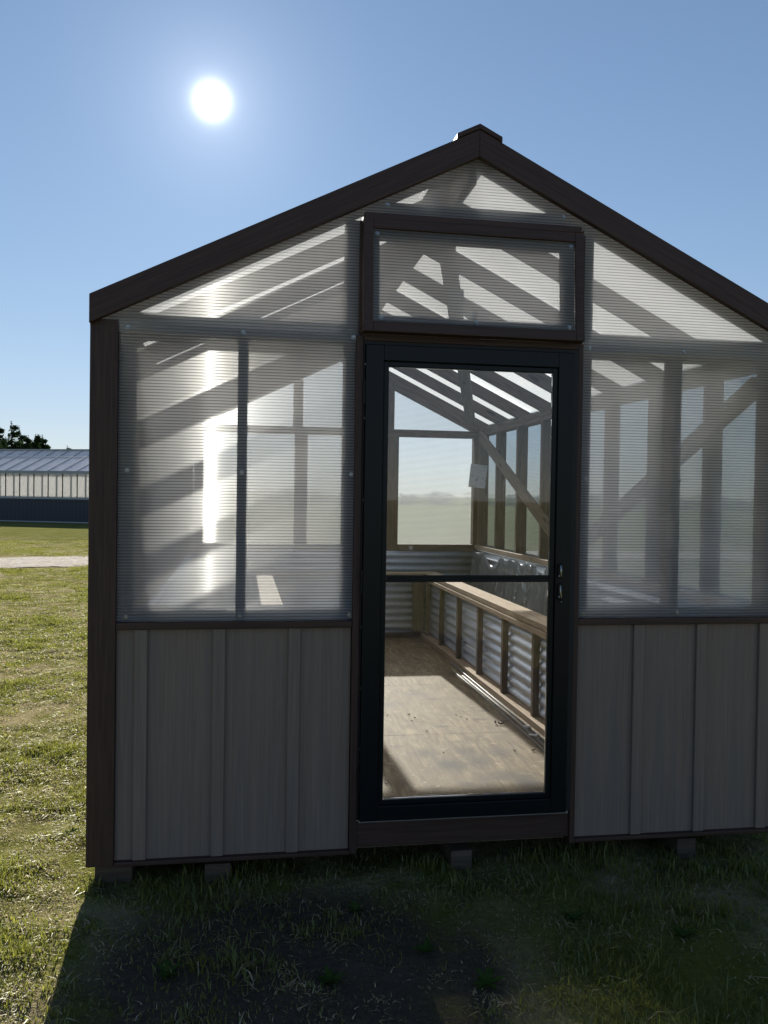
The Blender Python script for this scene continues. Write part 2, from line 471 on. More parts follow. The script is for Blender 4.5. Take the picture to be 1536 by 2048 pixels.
# ---- siding with battens
def siding(x0, x1, bats, y=0.0, s=-1, z0=0.018, z1=0.898):
    o = MB().box(x0, x1, min(y, y - s * 0.012), max(y, y - s * 0.012), z0, z1).build('siding', M_SIDING, gh)
    for a, b_ in bats:
        MB().box(a, b_, min(y + s * 0.0005, y + s * 0.014), max(y + s * 0.0005, y + s * 0.014), z0, z1).build('batten', M_SIDING, o, bevel=0.003)
    return o
siding(-1.370, -0.4785, [(-1.303, -1.255), (-1.012, -0.965), (-0.724, -0.677)])
siding(0.4590, 1.370, [(0.707, 0.753), (0.989, 1.036), (1.277, 1.324)])
siding(-1.37, 1.37, [(-1.2 + 0.3 * i, -1.153 + 0.3 * i) for i in range(9)], DB + 0.012, 1)
for sx in (-1, 1):
    o = MB().box(min(sx * 1.45, sx * 1.462), max(sx * 1.45, sx * 1.462), 0.092, 4.80, 0.018, 0.898).build('siding', M_SIDING, gh)
    for i in range(16):
        yy = 0.25 + 0.29 * i
        MB().box(min(sx * 1.4625, sx * 1.476), max(sx * 1.4625, sx * 1.476), yy, yy + 0.047, 0.018, 0.898).build('batten', M_SIDING, o, bevel=0.003)

# ---- trims
def trim(name, *a): return bx(name, *a, M_TRIM, gh, 0.003)
for sx in (-1, 1):
    e = sorted((sx * 1.472, sx * 1.371))
    trim('corner_trim', e[0], e[1], -0.022, -0.0005, 0.004, 2.06)
    e = sorted((sx * 1.474, sx * 1.4535))
    trim('corner_trim', e[0], e[1], 0.0, 0.09, 0.004, 2.06)
    e = sorted((sx * 1.472, sx * 1.371))
    trim('corner_trim', e[0], e[1], DB + 0.014, DB + 0.034, 0.004, 2.06)
for x0, x1 in ((-1.3695, -0.4765), (0.4588, 1.3695)):
    trim('bottom_trim', x0, x1, -0.024, 0.012, 0.001, 0.0175)
    trim('sill_trim', x0, x1, -0.022, 0.012, 0.8985, 0.9255)
trim('bottom_trim', -1.3695, 1.3695, DB, DB + 0.03, 0.001, 0.0175)
trim('sill_trim', -1.3695, 1.3695, DB, DB + 0.03, 0.8985, 0.9255)
for sx in (-1, 1):
    e = sorted((sx * 1.45, sx * 1.478)); trim('sill_trim', e[0], e[1], 0.095, 4.8, 0.8985, 0.9255)
trim('door_trim', -0.4755, -0.4465, -0.024, 0.05, 0.002, 2.043)
trim('door_trim', 0.4350, 0.4580, -0.024, 0.05, 0.002, 2.047)
trim('vent_jamb', -0.4690, -0.4610, -0.034, -0.0190, 2.052, 2.485)
trim('vent_jamb', 0.4395, 0.4530, -0.034, -0.0190, 2.062, 2.485)
trim('vent_header', -0.454, 0.427, -0.058, -0.0185, 2.4855, 2.511)
trim('door_header', -0.445, 0.4345, -0.030, 0.05, 2.022, 2.048)

# fascia boards and ridge cap
def fascia(y0, y1):
    h = 0.107
    for sx in (-1, 1):
        z1 = ZR + 0.012
        poly = [(0, z1), (sx * W, z1 - SL * W), (sx * W, z1 - SL * W - h), (0, z1 - h)]
        # local frame along the slope so that the grain follows the board
        a = Vector((0, (y0 + y1) / 2, z1 - h / 2)); c = Vector((sx * W, (y0 + y1) / 2, z1 - SL * W - h / 2))
        x = (c - a).normalized(); yv = Vector((0, 1, 0)); z = x.cross(yv)
        mid = (a + c) / 2; mm = Matrix((x, yv, z)).transposed().to_4x4(); mm.translation = mid
        inv = mm.inverted()
        b = MB(); P = []
        for yy in (y0, y1):
            for px, pz in poly:
                P.append(tuple(inv @ Vector((px, yy, pz))))
        b.v = P; b.f = [(0, 1, 2, 3), (7, 6, 5, 4), (0, 4, 5, 1), (1, 5, 6, 2), (2, 6, 7, 3), (3, 7, 4, 0)]; b.mi = [0] * 6
        o = b.build('fascia_board', M_TRIM, gh, bevel=0.003); o.matrix_local = mm
fascia(-0.048, -0.020)
fascia(DB + 0.014, DB + 0.040)
t0 = ZR + 0.014; w = 0.092; th = 0.020
MB().prism([(0, t0 + th), (w, t0 + th - SL * w), (w, t0 - SL * w), (w - 0.004, t0 - SL * w - 0.012), (w - 0.008, t0 - SL * (w - 0.008)), (0, t0), (-w + 0.008, t0 - SL * (w - 0.008)),
            (-w + 0.004, t0 - SL * w - 0.012), (-w, t0 - SL * w), (-w, t0 + th - SL * w)], 'y', -0.052, DB + 0.045).build('ridge_cap', M_TRIM, gh, bevel=0.003)
for sx in (-1, 1):
    e = sorted((sx * (W + 0.001), sx * (W - 0.018)))
    trim('eave_board', e[0], e[1], -0.019, DB + 0.013, zr(W) - 0.105, zr(W) - 0.012)

# ---- front wall frame
def lum(name, *a): return bx(name, *a, M_LUMBER, gh, 0.002)
FY0, FY1 = 0.0135, 0.1025
for x0, x1 in ((-1.366, -1.308), (-0.9295, -0.8915), (-0.5135, -0.4755), (0.4590, 0.5095), (0.874, 0.912), (1.308, 1.366)):
    lum('stud', x0, x1, FY0, FY1, 0.148, 2.005)
for x0, x1 in ((-1.44, -0.478), (0.4595, 1.44)):
    lum('front_rail', x0, x1, FY0, FY1, 2.0055, 2.098)
    lum('bottom_plate', x0, x1, FY0, FY1, FLOOR + 0.001, 0.1475)
for x0, x1 in ((-1.307, -0.930), (-0.891, -0.514), (0.510, 0.8735), (0.9125, 1.307)):
    lum('sill_rail', x0, x1, FY0, FY1, 0.90, 0.974)
for x0, x1 in ((-0.5135, -0.4280), (0.4080, 0.5095)):
    lum('vent_post', x0, x1, FY0, FY1, 2.0985, zr(0.5) - 0.112)
lum('door_lintel', -0.4745, 0.4590, FY0 + 0.038, FY1, 2.022, 2.090)
lum('gable_rail', -0.4275, 0.4075, FY0, FY1, 2.490, 2.578)
# sloped gable rafters of the front
def rafter(y0, sx, w=0.089, name='rafter', d=0.038, xin=0.020, xout=1.445):
    off = 0.010 + w / 2 * math.sqrt(1 + SL * SL)
    return board(name, (sx * xin, y0 + d / 2, zr(xin) - off), (sx * xout, y0 + d / 2, zr(xout) - off), w, d, M_LUMBER, gh, (0, 0, 1))
# ---- polycarbonate of the front
YS = -0.0005
def lower_sheet(x0, x1, cols):
    o = sheet_y('wall_panel', [(x0, 0.9265), (x1, 0.9265), (x1, 2.065), (x0, 2.065)], YS - 0.008, YS)
    for x in cols:
        for z in (0.946, 1.499): screw(o, x, YS - 0.008, z)
    return o
lower_sheet(-1.3695, -0.4765, (-1.336, -0.911, -0.487))
lower_sheet(0.4587, 1.3695, (0.482, 0.897, 1.335))
def rake(x): return zr(x) - 0.06
def gable_sheet(x0, x1, z0, cols, zc):
    pts = [(x0, z0), (x1, z0), (x1, rake(x1)), (x0, rake(x0))]
    if x0 < 0 < x1: pts = [(x0, z0), (x1, z0), (x1, rake(x1)), (0, rake(0)), (x0, rake(x0))]
    o = sheet_y('gable_panel', pts, YS - 0.0175, YS - 0.0095, mat=M_POLY_TOP)
    for x in cols: screw(o, x, YS - 0.0175, zc)
    return o
gable_sheet(-1.465, -0.462, 2.018, (-1.336, -0.911, -0.487), 2.034)
gable_sheet(0.4535, 1.465, 2.018, (0.482, 0.897, 1.335), 2.034)
gable_sheet(-0.4605, 0.4525, 2.506, (-0.36, 0.36), 2.556)

# ---- door
dr = MB()
X0, X1, Z0, Z1 = -0.439, 0.411, 0.137, 2.006
GX0, GX1, GZ0, GZ1 = -0.3465, 0.324, 0.2185, 1.922
ya, yb = -0.046, -0.012
def ring(b, x0, x1, z0, z1, i0, i1, j0, j1, y0, y1, mi=0):
    b.box(x0, i0, y0, y1, z0, z1, mi); b.box(i1, x1, y0, y1, z0, z1, mi); b.box(i0, i1, y0, y1, z0, j0, mi); b.box(i0, i1, y0, y1, j1, z1, mi)
ring(dr, X0, X1, Z0, Z1, GX0 - 0.022, GX1 + 0.022, GZ0 - 0.022, GZ1 + 0.022, ya, yb)
door = dr.build('door', M_DOOR, gh, bevel=0.003)
b = MB(); ring(b, GX0 - 0.0215, GX1 + 0.0215, GZ0 - 0.0215, GZ1 + 0.0215, GX0, GX1, GZ0, GZ1, ya + 0.010, yb - 0.002)
b.build('glazing_bead', M_DOOR, door, bevel=0.003)
b = MB(); ring(b, -0.446, 0.4345, 0.137, 2.0215, X0 - 0.003, X1 + 0.003, 0.1375, Z1 + 0.003, -0.026, 0.045)
b.build('door_jamb', M_RUBBER, door, bevel=0.001)
b = MB(); ring(b, -0.4455, 0.4340, 0.1375, 2.0210, X0 + 0.016, X1 - 0.016, 0.152, Z1 - 0.014, -0.0105, 0.044)
b.build('door_stop', M_RUBBER, door)
MB().box(GX0 + 0.0005, GX1 - 0.0005, -0.030, -0.026, 1.093, GZ1 - 0.0005).build('glass_pane', M_GLASS_UP, door)
MB().box(GX0 + 0.0005, GX1 - 0.0005, -0.022, -0.018, GZ0 + 0.0005, 1.093).build('glass_pane', M_GLASS, door)
b = MB(); b.box(GX0 + 0.0005, GX1 - 0.0005, -0.0355, -0.0165, 1.078, 1.0925); b.box(GX0 + 0.0005, GX1 - 0.0005, -0.037, -0.031, 1.0928, 1.106)
b.build('meeting_rail', M_DOOR, door, bevel=0.002)
b = MB(); b.box(0.354, 0.376, ya - 0.007, ya - 0.0005, 1.095, 1.155); b.build('lock_plate', M_DOOR, door, bevel=0.003)
b = MB(); b.box(0.354, 0.376, ya - 0.007, ya - 0.0005, 1.005, 1.075); b.build('lock_plate', M_DOOR, door, bevel=0.003)
b = MB(); b.tube([(0.361, ya - 0.007, 1.148), (0.361, ya - 0.020, 1.146), (0.361, ya - 0.024, 1.125), (0.361, ya - 0.020, 1.104), (0.361, ya - 0.007, 1.102)], 0.0042, 8)
b.tube([(0.361, ya - 0.0075, 1.104), (0.361, ya - 0.016, 1.104)], 0.0065, 12)
b.build('pull_handle', M_CHROME, door, smooth=True)
b = MB(); b.tube([(0.361, ya - 0.0075, 1.068), (0.361, ya - 0.018, 1.064), (0.361, ya - 0.020, 1.040), (0.365, ya - 0.018, 1.018), (0.365, ya - 0.0075, 1.014)], 0.0038, 8)
b.tube([(0.361, ya - 0.0075, 1.020), (0.361, ya - 0.017, 1.020)], 0.0060, 12); b.tube([(0.370, ya - 0.0075, 0.999), (0.370, ya - 0.010, 0.999)], 0.003, 8)
b.build('latch_handle', M_CHROME, door, smooth=True)
for z in (1.82, 1.08, 0.30):
    b = MB(); b.tube([(-0.4425, ya + 0.012, z - 0.045), (-0.4425, ya + 0.012, z + 0.045)], 0.007, 10); b.build('hinge', M_DOOR, door)
for z in (1.93, 1.85, 1.72, 1.40, 1.12, 1.05, 0.9, 0.66, 0.42, 0.37):
    MB().tube([(-0.4395, -0.0262, z), (-0.4395, -0.029, z)], 0.0032, 8).build('jamb_screw', M_CHROME, door)

# ---- vent window, hung from its top edge and a little open
b = MB()
piv = Vector((0, -0.016, 2.485))
def L(x0, x1, y0, y1, z0, z1, mi=0): b.box(x0, x1, y0, y1, z0 - piv.z, z1 - piv.z, mi)
VX0, VX1, VZ0, VZ1 = -0.459, 0.436, 2.043, 2.484
L(VX0, -0.421, -0.044, -0.002, VZ0, VZ1); L(0.400, VX1, -0.044, -0.002, VZ0, VZ1)
L(-0.421, 0.400, -0.044, -0.002, VZ0, 2.083); L(-0.421, 0.400, -0.044, -0.002, 2.445, VZ1)
vent = b.build('vent_window', M_TRIM, gh, bevel=0.003)
vent.location = piv; vent.rotation_euler = (rad(-4.0), 0, rad(0.6))
b = MB(); b.prism([(-0.4205, 2.0835 - piv.z), (0.3995, 2.0835 - piv.z), (0.3995, 2.4445 - piv.z), (-0.4205, 2.4445 - piv.z)], 'y', -0.034, -0.026, 0, 0, 1)
vp = b.build('vent_panel', [M_POLY_TOP, M_CLEAR], vent)
for x in (-0.405, 0.384): screw(vent, x, -0.034, 2.427 - piv.z)
for x in (-0.39, -0.01, 0.374): screw(vent, x, -0.034, 2.098 - piv.z)
b = MB(); 
ring(b, -0.419, 0.398, 2.086 - piv.z, 2.442 - piv.z, -0.395, 0.352, 2.112 - piv.z, 2.414 - piv.z, -0.025, 0.012)
b.build('inner_frame', M_LUMBER, vent)
b = MB(); b.box(-0.008, 0.008, 0.02, 0.03, 2.10 - piv.z, 2.16 - piv.z); b.tube([(0, 0.03, 2.12 - piv.z), (-0.02, 0.20, 2.23 - piv.z)], 0.012, 8); b.box(-0.035, 0.0, 0.19, 0.25, 2.21 - piv.z, 2.30 - piv.z)
b.build('opener_arm', M_RUBBER, vent)

# ---- side walls
SY = [0.587 + 0.593 * i for i in range(7)]
for sx in (-1, 1):
    def sb(x0, x1): return sorted((sx * x0, sx * x1))
    for y in SY:
        a = sb(XI, XO - 0.004); lum('stud', a[0], a[1], y, y + 0.038, FLOOR + 0.04, 2.010)
    a = sb(XI, XO - 0.004)
    lum('stud', a[0], a[1], 0.104, 0.142, FLOOR + 0.04, 2.010)
    lum('stud', a[0], a[1], 4.70, D - 0.002, FLOOR + 0.04, 2.010)
    lum('top_plate', a[0], a[1], 0.104, D - 0.002, 2.0105, 2.047)
    lum('top_plate', a[0], a[1], 0.104, D - 0.002, 2.050, 2.087)
    lum('bottom_plate', a[0], a[1], 0.104, D - 0.002, FLOOR + 0.001, FLOOR + 0.0395)
    a = sb(XI - 0.026, XO - 0.004)
    a2 = sb(XI - 0.026, XI - 0.0005)
    bx('wall_sill', a2[0], a2[1], 0.104, D - 0.001, SILL - 0.040, SILL, M_CAP, gh, 0.002)
    for i, y in enumerate([0.142] + [q + 0.038 for q in SY]):
        y2 = (SY + [4.70])[i]
        a3 = sb(XI, XO - 0.004); bx('sill_rail', a3[0], a3[1], y + 0.0005, y2 - 0.0005, SILL - 0.040, SILL, M_LUMBER, gh, 0.0015)
    # sheets in four widths
    xs = sorted((sx * (XO - 0.003), sx * (XO + 0.005)))
    ys = [0.092, 1.199, 2.385, 3.571, 4.80]
    for y0, y1 in zip(ys, ys[1:]):
        bb = MB().prism([(y0, 0.9265), (y1 - 0.003, 0.9265), (y1 - 0.003, 2.095), (y0, 2.095)], 'x', sx * (XO + 0.005), sx * (XO - 0.003), 0, 0, 1)
        o = bb.build('wall_panel', [M_POLY_SIDE, M_CLEAR], gh)
    # braces let in on the inner face
    xf = sx * (XI - 0.020)
    board('diagonal_brace', (xf, 4.62, 2.005), (xf, 2.50, 1.105), 0.089, 0.036, M_LUMBER, gh)
    board('diagonal_brace', (xf, 0.14, 1.93), (xf, 2.30, 1.03), 0.089, 0.036, M_LUMBER, gh)

# ---- rear wall
for x0, x1 in ((-1.35, -1.27), (-0.422, -0.304), (0.455, 0.572), (1.318, 1.40)):
    lum('stud', x0, x1, D, D + 0.089, FLOOR + 0.04, 1.990)
lum('rear_rail', -1.44, 1.44, D, D + 0.089, 1.9905, 2.058)
for x0, x1 in ((-1.268, -0.4235), (-0.3035, 0.4545), (0.5725, 1.3175)):
    bx('sill_rail', x0, x1, D - 0.02, D + 0.089, SILL - 0.062, SILL, M_LUMBER, gh, 0.002)
for x0, x1 in ((-0.44, -0.352), (0.405, 0.524)):
    lum('gable_post', x0, x1, D, D + 0.06, 2.0585, zr(0.5) - 0.112)
for sx in (-1, 1): rafter(D + 0.005, sx, 0.14)
for sx in (-1, 1): rafter(0.020, sx, 0.089)
for i, (x0, x1) in enumerate(((-1.44, -0.372), (-0.370, 0.512), (0.514, 1.44))):
    MB().prism([(x0, 0.9265), (x1, 0.9265), (x1, 2.03), (x0, 2.03)], 'y', DB + 0.008, DB, 0, 0, 1).build('wall_panel', [M_POLY_REAR, M_CLEAR], gh)
    p = [(x0, 2.032), (x1, 2.032), (x1, zr(x1) - 0.03)] + ([(0, zr(0) - 0.03)] if x0 < 0 < x1 else []) + [(x0, zr(x0) - 0.03)]
    MB().prism(p, 'y', DB + 0.008, DB, 0, 0, 1).build('gable_panel', [M_POLY_GABLE, M_CLEAR], gh)

# ---- roof
for y in SY:
    for sx in (-1, 1): rafter(y, sx)
lum('ridge_beam', -0.019, 0.019, 0.06, D - 0.001, ZR - 0.165, ZR - 0.020)
for sx in (-1, 1):
    ys = [-0.018, 1.199, 2.385, 3.571, DB + 0.012]
    for y0, y1 in zip(ys, ys[1:]):
        x1 = W - 0.002
        bb = MB(); o_ = [(sx * 0.004, zr(0.004)), (sx * x1, zr(x1)), (sx * x1, zr(x1) - 0.0085), (sx * 0.004, zr(0.004) - 0.0085)]
        bb.prism(o_, 'y', y0, y1 - 0.003, 1)
        # top face outer
        ob = bb.build('roof_panel', [M_POLY_ROOF, M_CLEAR], gh)
        for p in ob.data.polygons: p.material_index = 1 if p.normal.z < -0.5 else 0
    # wind braces under the rafters
    off = 0.012 + 0.1 + 0.02
    board('roof_brace', (sx * 0.04, 0.72, zr(0.04) - off), (sx * 1.20, 4.50, zr(1.20) - off), 0.089, 0.034, M_LUMBER, gh, (0.0, 1, 0))

# ---- corrugated steel
def corrugated(name, u0, u1, z0, z1, place, parent, pitch=0.068, amp=0.0105, t=0.0012):
    n = int((z1 - z0) / pitch * 10) + 1
    b = MB()
    for k in range(n + 1):
        z = z0 + (z1 - z0) * k / n; h = amp * math.sin(2 * math.pi * (z - z0) / pitch)
        for u in (u0, u1):
            for e in (h, h + t): b.v.append(place(u, e, z))
    for k in range(n):
        o, q = 4 * k, 4 * (k + 1)
        for f in ((o, o + 2, q + 2, q), (o + 1, q + 1, q + 3, o + 3), (o, q, q + 1, o + 1), (o + 2, o + 3, q + 3, q + 2)):
            b.f.append(f); b.mi.append(0)
    b.f += [(0, 1, 3, 2), (4 * n, 4 * n + 2, 4 * n + 3, 4 * n + 1)]; b.mi += [0, 0]
    return b.build(name, M_STEEL, parent, smooth=True)
corrugated('steel_lining', -1.33, 1.33, FLOOR + 0.01, SILL - 0.064, lambda u, e, z: (u, D - 0.018 + e, z), gh)
for sx in (-1, 1):
    corrugated('steel_lining', 0.12, D - 0.03, FLOOR + 0.01, SILL - 0.042, lambda u, e, z: (sx * (XI - 0.012 + e), u, z), gh)

# ---- planter beds
BX = 0.765
CZ = 0.710
def side_bed(sx, xf):
    y0, y1 = 0.35, 4.42
    st = corrugated('planter_bed', y0, y1 + 0.10, FLOOR + 0.01, CZ - 0.045, lambda u, e, z: (sx * (xf + 0.052 + e), u, z), gh)
    def q(a, b_): return sorted((sx * (xf + a), sx * (xf + b_)))
    a = q(-0.025, 0.095); bx('floor_plate', a[0], a[1], y0, y1 + 0.02, FLOOR + 0.0008, FLOOR + 0.039, M_CAP, st, 0.003)
    ys = [y0 + 0.005 + 0.51] + [1.39 + 0.595 * k for k in range(6)]
    ys = [0.795, 1.39, 1.985, 2.58, 3.175, 3.77, 4.31]
    for y in ys:
        a = q(0.0, 0.039); bx('stud', a[0], a[1], y, y + 0.038, FLOOR + 0.0395, 0.634, M_LUMBER, st, 0.002)
    a = q(-0.004, 0.092); bx('cap_board', a[0], a[1], y0, y1, 0.6345, 0.668, M_CAP, st, 0.003)
    a = q(0.0, 0.140); bx('cap_board', a[0], a[1], y0, y1 + 0.14, 0.6735, CZ, M_CAP, st, 0.003)
    return st
right_bed = side_bed(1, BX)
left_bed = side_bed(-1, 0.64)
xb0, xb1 = -0.64 + 0.02, BX + 0.04
rb = corrugated('planter_bed', xb0, xb1, FLOOR + 0.045, CZ - 0.045, lambda u, e, z: (u, 4.455 + e, z), gh)
bx('floor_plate', -0.61, 0.74, 4.43, 4.53, FLOOR + 0.0008, FLOOR + 0.039, M_LUMBER, rb, 0.003)
for x in (-0.62, 0.66): bx('stud', x, x + 0.10, 4.425, 4.441, FLOOR + 0.0395, 0.672, M_LUMBER, rb, 0.002)
bx('cap_board', -0.635, 0.7645, 4.40, 4.54, 0.6735, CZ, M_CAP, rb, 0.003)

# ------------------------------------------------------------------ things in and round the house
# clear film stapled under the right sill
def film():
    b = MB(); NU, NV = 260, 60; r = random.Random(5)
    pins = [4.72, 4.36, 3.78, 3.52, 3.34, 3.12, 2.93, 2.62, 2.40, 2.0, 1.75]
    sags = [0.02, 0.105, 0.02, 0.012, 0.025, 0.015, 0.07, 0.02, 0.05, 0.02]
    folds = []
    for p in pins:
        for k in range(r.randint(2, 5)):
            folds.append((p + r.gauss(0, 0.03), r.gauss(0, 0.28), 0.005 + 0.006 * r.random(), (0.006 + 0.012 * r.random()) * r.choice((1, 1, -1)), 0.3 + 0.7 * r.random()))
    for i in range(NU + 1):
        u = i / NU; y = 4.715 - 2.95 * u
        k = max(j for j in range(len(pins) - 1) if pins[j] >= y)
        mid = math.sin(math.pi * max(0, min(1, (pins[k] - y) / (pins[k] - pins[k + 1])))) ** 1.3
        sag = sags[k] * mid
        for j in range(NV + 1):
            v = j / NV
            top = SILL - 0.045 - sag
            z = top + (0.22 - top) * v
            fold = 0
            for (fy, sl, wd_, am, ln) in folds:
                yc = fy + sl * v; ww = wd_ * (1 + 2.5 * v)
                q = (y - yc) / ww
                if abs(q) < 3: fold += am * math.exp(-q * q) * (1 - v * (1 - ln))
            nz = mnoise.noise(Vector((y * 2.5, z * 1.5, 1.7))) * 0.016 + mnoise.noise(Vector((y * 7, z * 3, 4.2))) * 0.003
            roll = 0.010 * math.exp(-((v - 0.06) / 0.05) ** 2) * min(1, sag / 0.05)
            x = XI - 0.050 - 0.05 * v - fold - nz - roll
            b.v.append((x, y, z))
    for i in range(NU):
        for j in range(NV):
            o = i * (NV + 1) + j; b.f.append((o, o + 1, o + NV + 2, o + NV + 1)); b.mi.append(0)
    o = b.build('plastic_film', M_FILM, None, smooth=True)
    s = o.modifiers.new('thickness', 'SOLIDIFY'); s.thickness = 0.0004
    tag(o, "crinkled clear plastic film hanging in folds under the right inner sill", "plastic sheet")
film()

# notice card by the rear corner
b = MB().box(-0.082, 0.082, -0.0015, 0.0015, -0.112, 0.112)
card = b.build('notice_card', M_CARD, None, loc=(1.335, 4.692, 1.622)); card.rotation_euler = (rad(-2), rad(6), rad(-4))
tag(card, "grey printed notice sheet stuck to the rear corner post, slightly tilted", "notice")
b = MB().prism([(-0.018, 0.012), (-0.022, -0.004), (-0.004, -0.022), (0.010, -0.020), (0.020, 0.0), (0.014, 0.014)], 'y', -0.0012, 0.0012)
tg = b.build('paper_tag', mat_plain('paper', (0.6, 0.58, 0.54), 0.7), None, loc=(0.70, D - 0.024, 0.925))
tag(tg, "small pale paper tag stuck on the rear sill board", "paper tag")

# tubes lying beside the right bed
def tube_thing(p, r, label):
    b = MB().tube(p, r, 8); o = b.build('metal_tube', M_ALU, None, smooth=True)
    tag(o, label, "tube", "thin tubes on the floor by the right planter")
    return o
tube_thing([(0.722, 3.2, FLOOR + 0.010), (0.716, 2.2, FLOOR + 0.008), (0.705, 0.62, FLOOR + 0.008)], 0.0042, "bright thin metal tube lying closest to the right planter plate")
tube_thing([(0.690, 2.7, FLOOR + 0.006), (0.686, 1.6, FLOOR + 0.006), (0.672, 0.60, FLOOR + 0.006)], 0.0036, "dull thin metal tube in the middle of the three on the floor")
tube_thing([(0.668, 2.9, FLOOR + 0.006), (0.655, 1.7, FLOOR + 0.006), (0.640, 0.62, FLOOR + 0.006)], 0.0033, "thin metal tube lying farthest from the planter, nearest the bare floor")
M_CLIP = mat_plain('white_plastic', (0.75, 0.76, 0.78), 0.4)
for i, (x, y, rz, lab) in enumerate(((0.690, 1.27, 0.5, "small white plastic clip farther back on the floor tubes"), (0.672, 1.10, 0.9, "small white plastic clip nearer the door on the floor tubes"))):
    b = MB().box(-0.030, 0.030, -0.010, 0.010, -0.003, 0.003); b.box(-0.030, -0.014, -0.014, 0.014, -0.004, 0.006)
    o = b.build('plastic_clip', M_CLIP, None, loc=(x, y, FLOOR + 0.019), bevel=0.002); o.rotation_euler = (0, 0.1, rz + 1.2)
    tag(o, lab, "clip", "white clips on the floor tubes")

# dry leaves on the plywood
M_LEAF = mat_plain('dead_leaf', (0.045, 0.030, 0.020), 0.8)
def leaf_mesh():
    b = MB(); N = 7
    for i in range(N):
        t = i / (N - 1); ww = 0.011 * math.sin(math.pi * min(1, t * 0.92 + 0.05)) * (1 + 0.3 * math.sin(9 * t))
        x = -0.022 + 0.044 * t; z = 0.006 + 0.009 * (2 * t - 1) ** 2
        b.v += [(x, -ww, z + 0.004), (x, 0, z - 0.003), (x, ww, z + 0.005)]
    for i in range(N - 1):
        for k in range(2):
            o = 3 * i + k; b.f.append((o, o + 1, o + 4, o + 3)); b.mi.append(0)
    o = b.build('dry_leaf', M_LEAF, None); s = o.modifiers.new('t', 'SOLIDIFY'); s.thickness = 0.001
    return o
leaf = leaf_mesh()
spots = [(-0.04, 1.66), (0.09, 1.66), (0.11, 1.58), (0.08, 1.52), (0.37, 1.62), (0.385, 1.57), (0.41, 1.52), (0.55, 1.41), (0.575, 1.385), (0.12, 1.29), (0.59, 0.87), (0.49, 0.87), (0.12, 0.89), (-0.25, 0.46)]
for i, (x, y) in enumerate(spots):
    o = leaf if i == 0 else leaf.copy()
    if i: C.objects.link(o)
    s = 0.28 + 0.3 * rnd.random()
    if i in (7, 8): s = 0.8
    o.location = (x, y, FLOOR + 0.001); o.rotation_euler = (0, 0, rnd.random() * 6.28); o.scale = (s, s * 0.8, s)
    tag(o, "small curled dark dry leaf scrap lying on the plywood floor", "leaf", "dry leaf scraps on the plywood floor")

# wooden blocks the house stands on
def block(x, y, wx, wy, label):
    g = GZ - 0.03
    b = MB().box(-wx / 2, wx / 2, -wy / 2, wy / 2, 0, -0.021 - g)
    o = b.build('support_block', mat_block, None, loc=(x, y, g), bevel=0.004)
    tag(o, label, "block", "wooden blocks under the greenhouse")
mat_block = mat_lumber('block_wood', (0.05, 0.038, 0.030), (0.13, 0.10, 0.075))
block(-1.38, 0.20, 0.14, 0.3, "support block under the left corner trim of the greenhouse")
block(-0.985, 0.16, 0.10, 0.30, "support block under the middle of the left grey siding")
block(-0.010, 0.16, 0.088, 0.30, "support block under the door sill")
block(0.975, 0.16, 0.085, 0.30, "support block under the right grey siding")

# ------------------------------------------------------------------ ground
def gh_height(x, y):
    d = math.hypot(x - CAM.x, y - CAM.y)
    k = 1.0 if d < 12 else max(0.0, 1 - (d - 12) / 40)
    h = mnoise.noise(Vector((x * 0.9, y * 0.9, 0.3))) * 0.022 + mnoise.noise(Vector((x * 3.1, y * 3.1, 5.3))) * 0.016 + mnoise.noise(Vector((x * 8, y * 8, 2.3))) * 0.017
    return GZ - 0.012 + h * k
def axis(fine0, fine1, step, lo, hi, g=1.12):
    a = list(np.arange(fine0, fine1, step)); s = step; x = fine1
    while x < hi: a.append(x); s *= g; x += s
    a.append(hi); s = step; x = fine0; pre = []
    while x > lo: s *= g; x -= s; pre.append(max(x, lo))
    return sorted(set(pre)) + a
xs = axis(-3.2, 2.4, 0.05, -1500, 1500); ys = axis(-1.6, 1.2, 0.05, -300, 2500, 1.05)
gv = [(x, y, gh_height(x, y)) for y in ys for x in xs]
nx = len(xs)
gf = [(j * nx + i, j * nx + i + 1, (j + 1) * nx + i + 1, (j + 1) * nx + i) for j in range(len(ys) - 1) for i in range(nx - 1)]
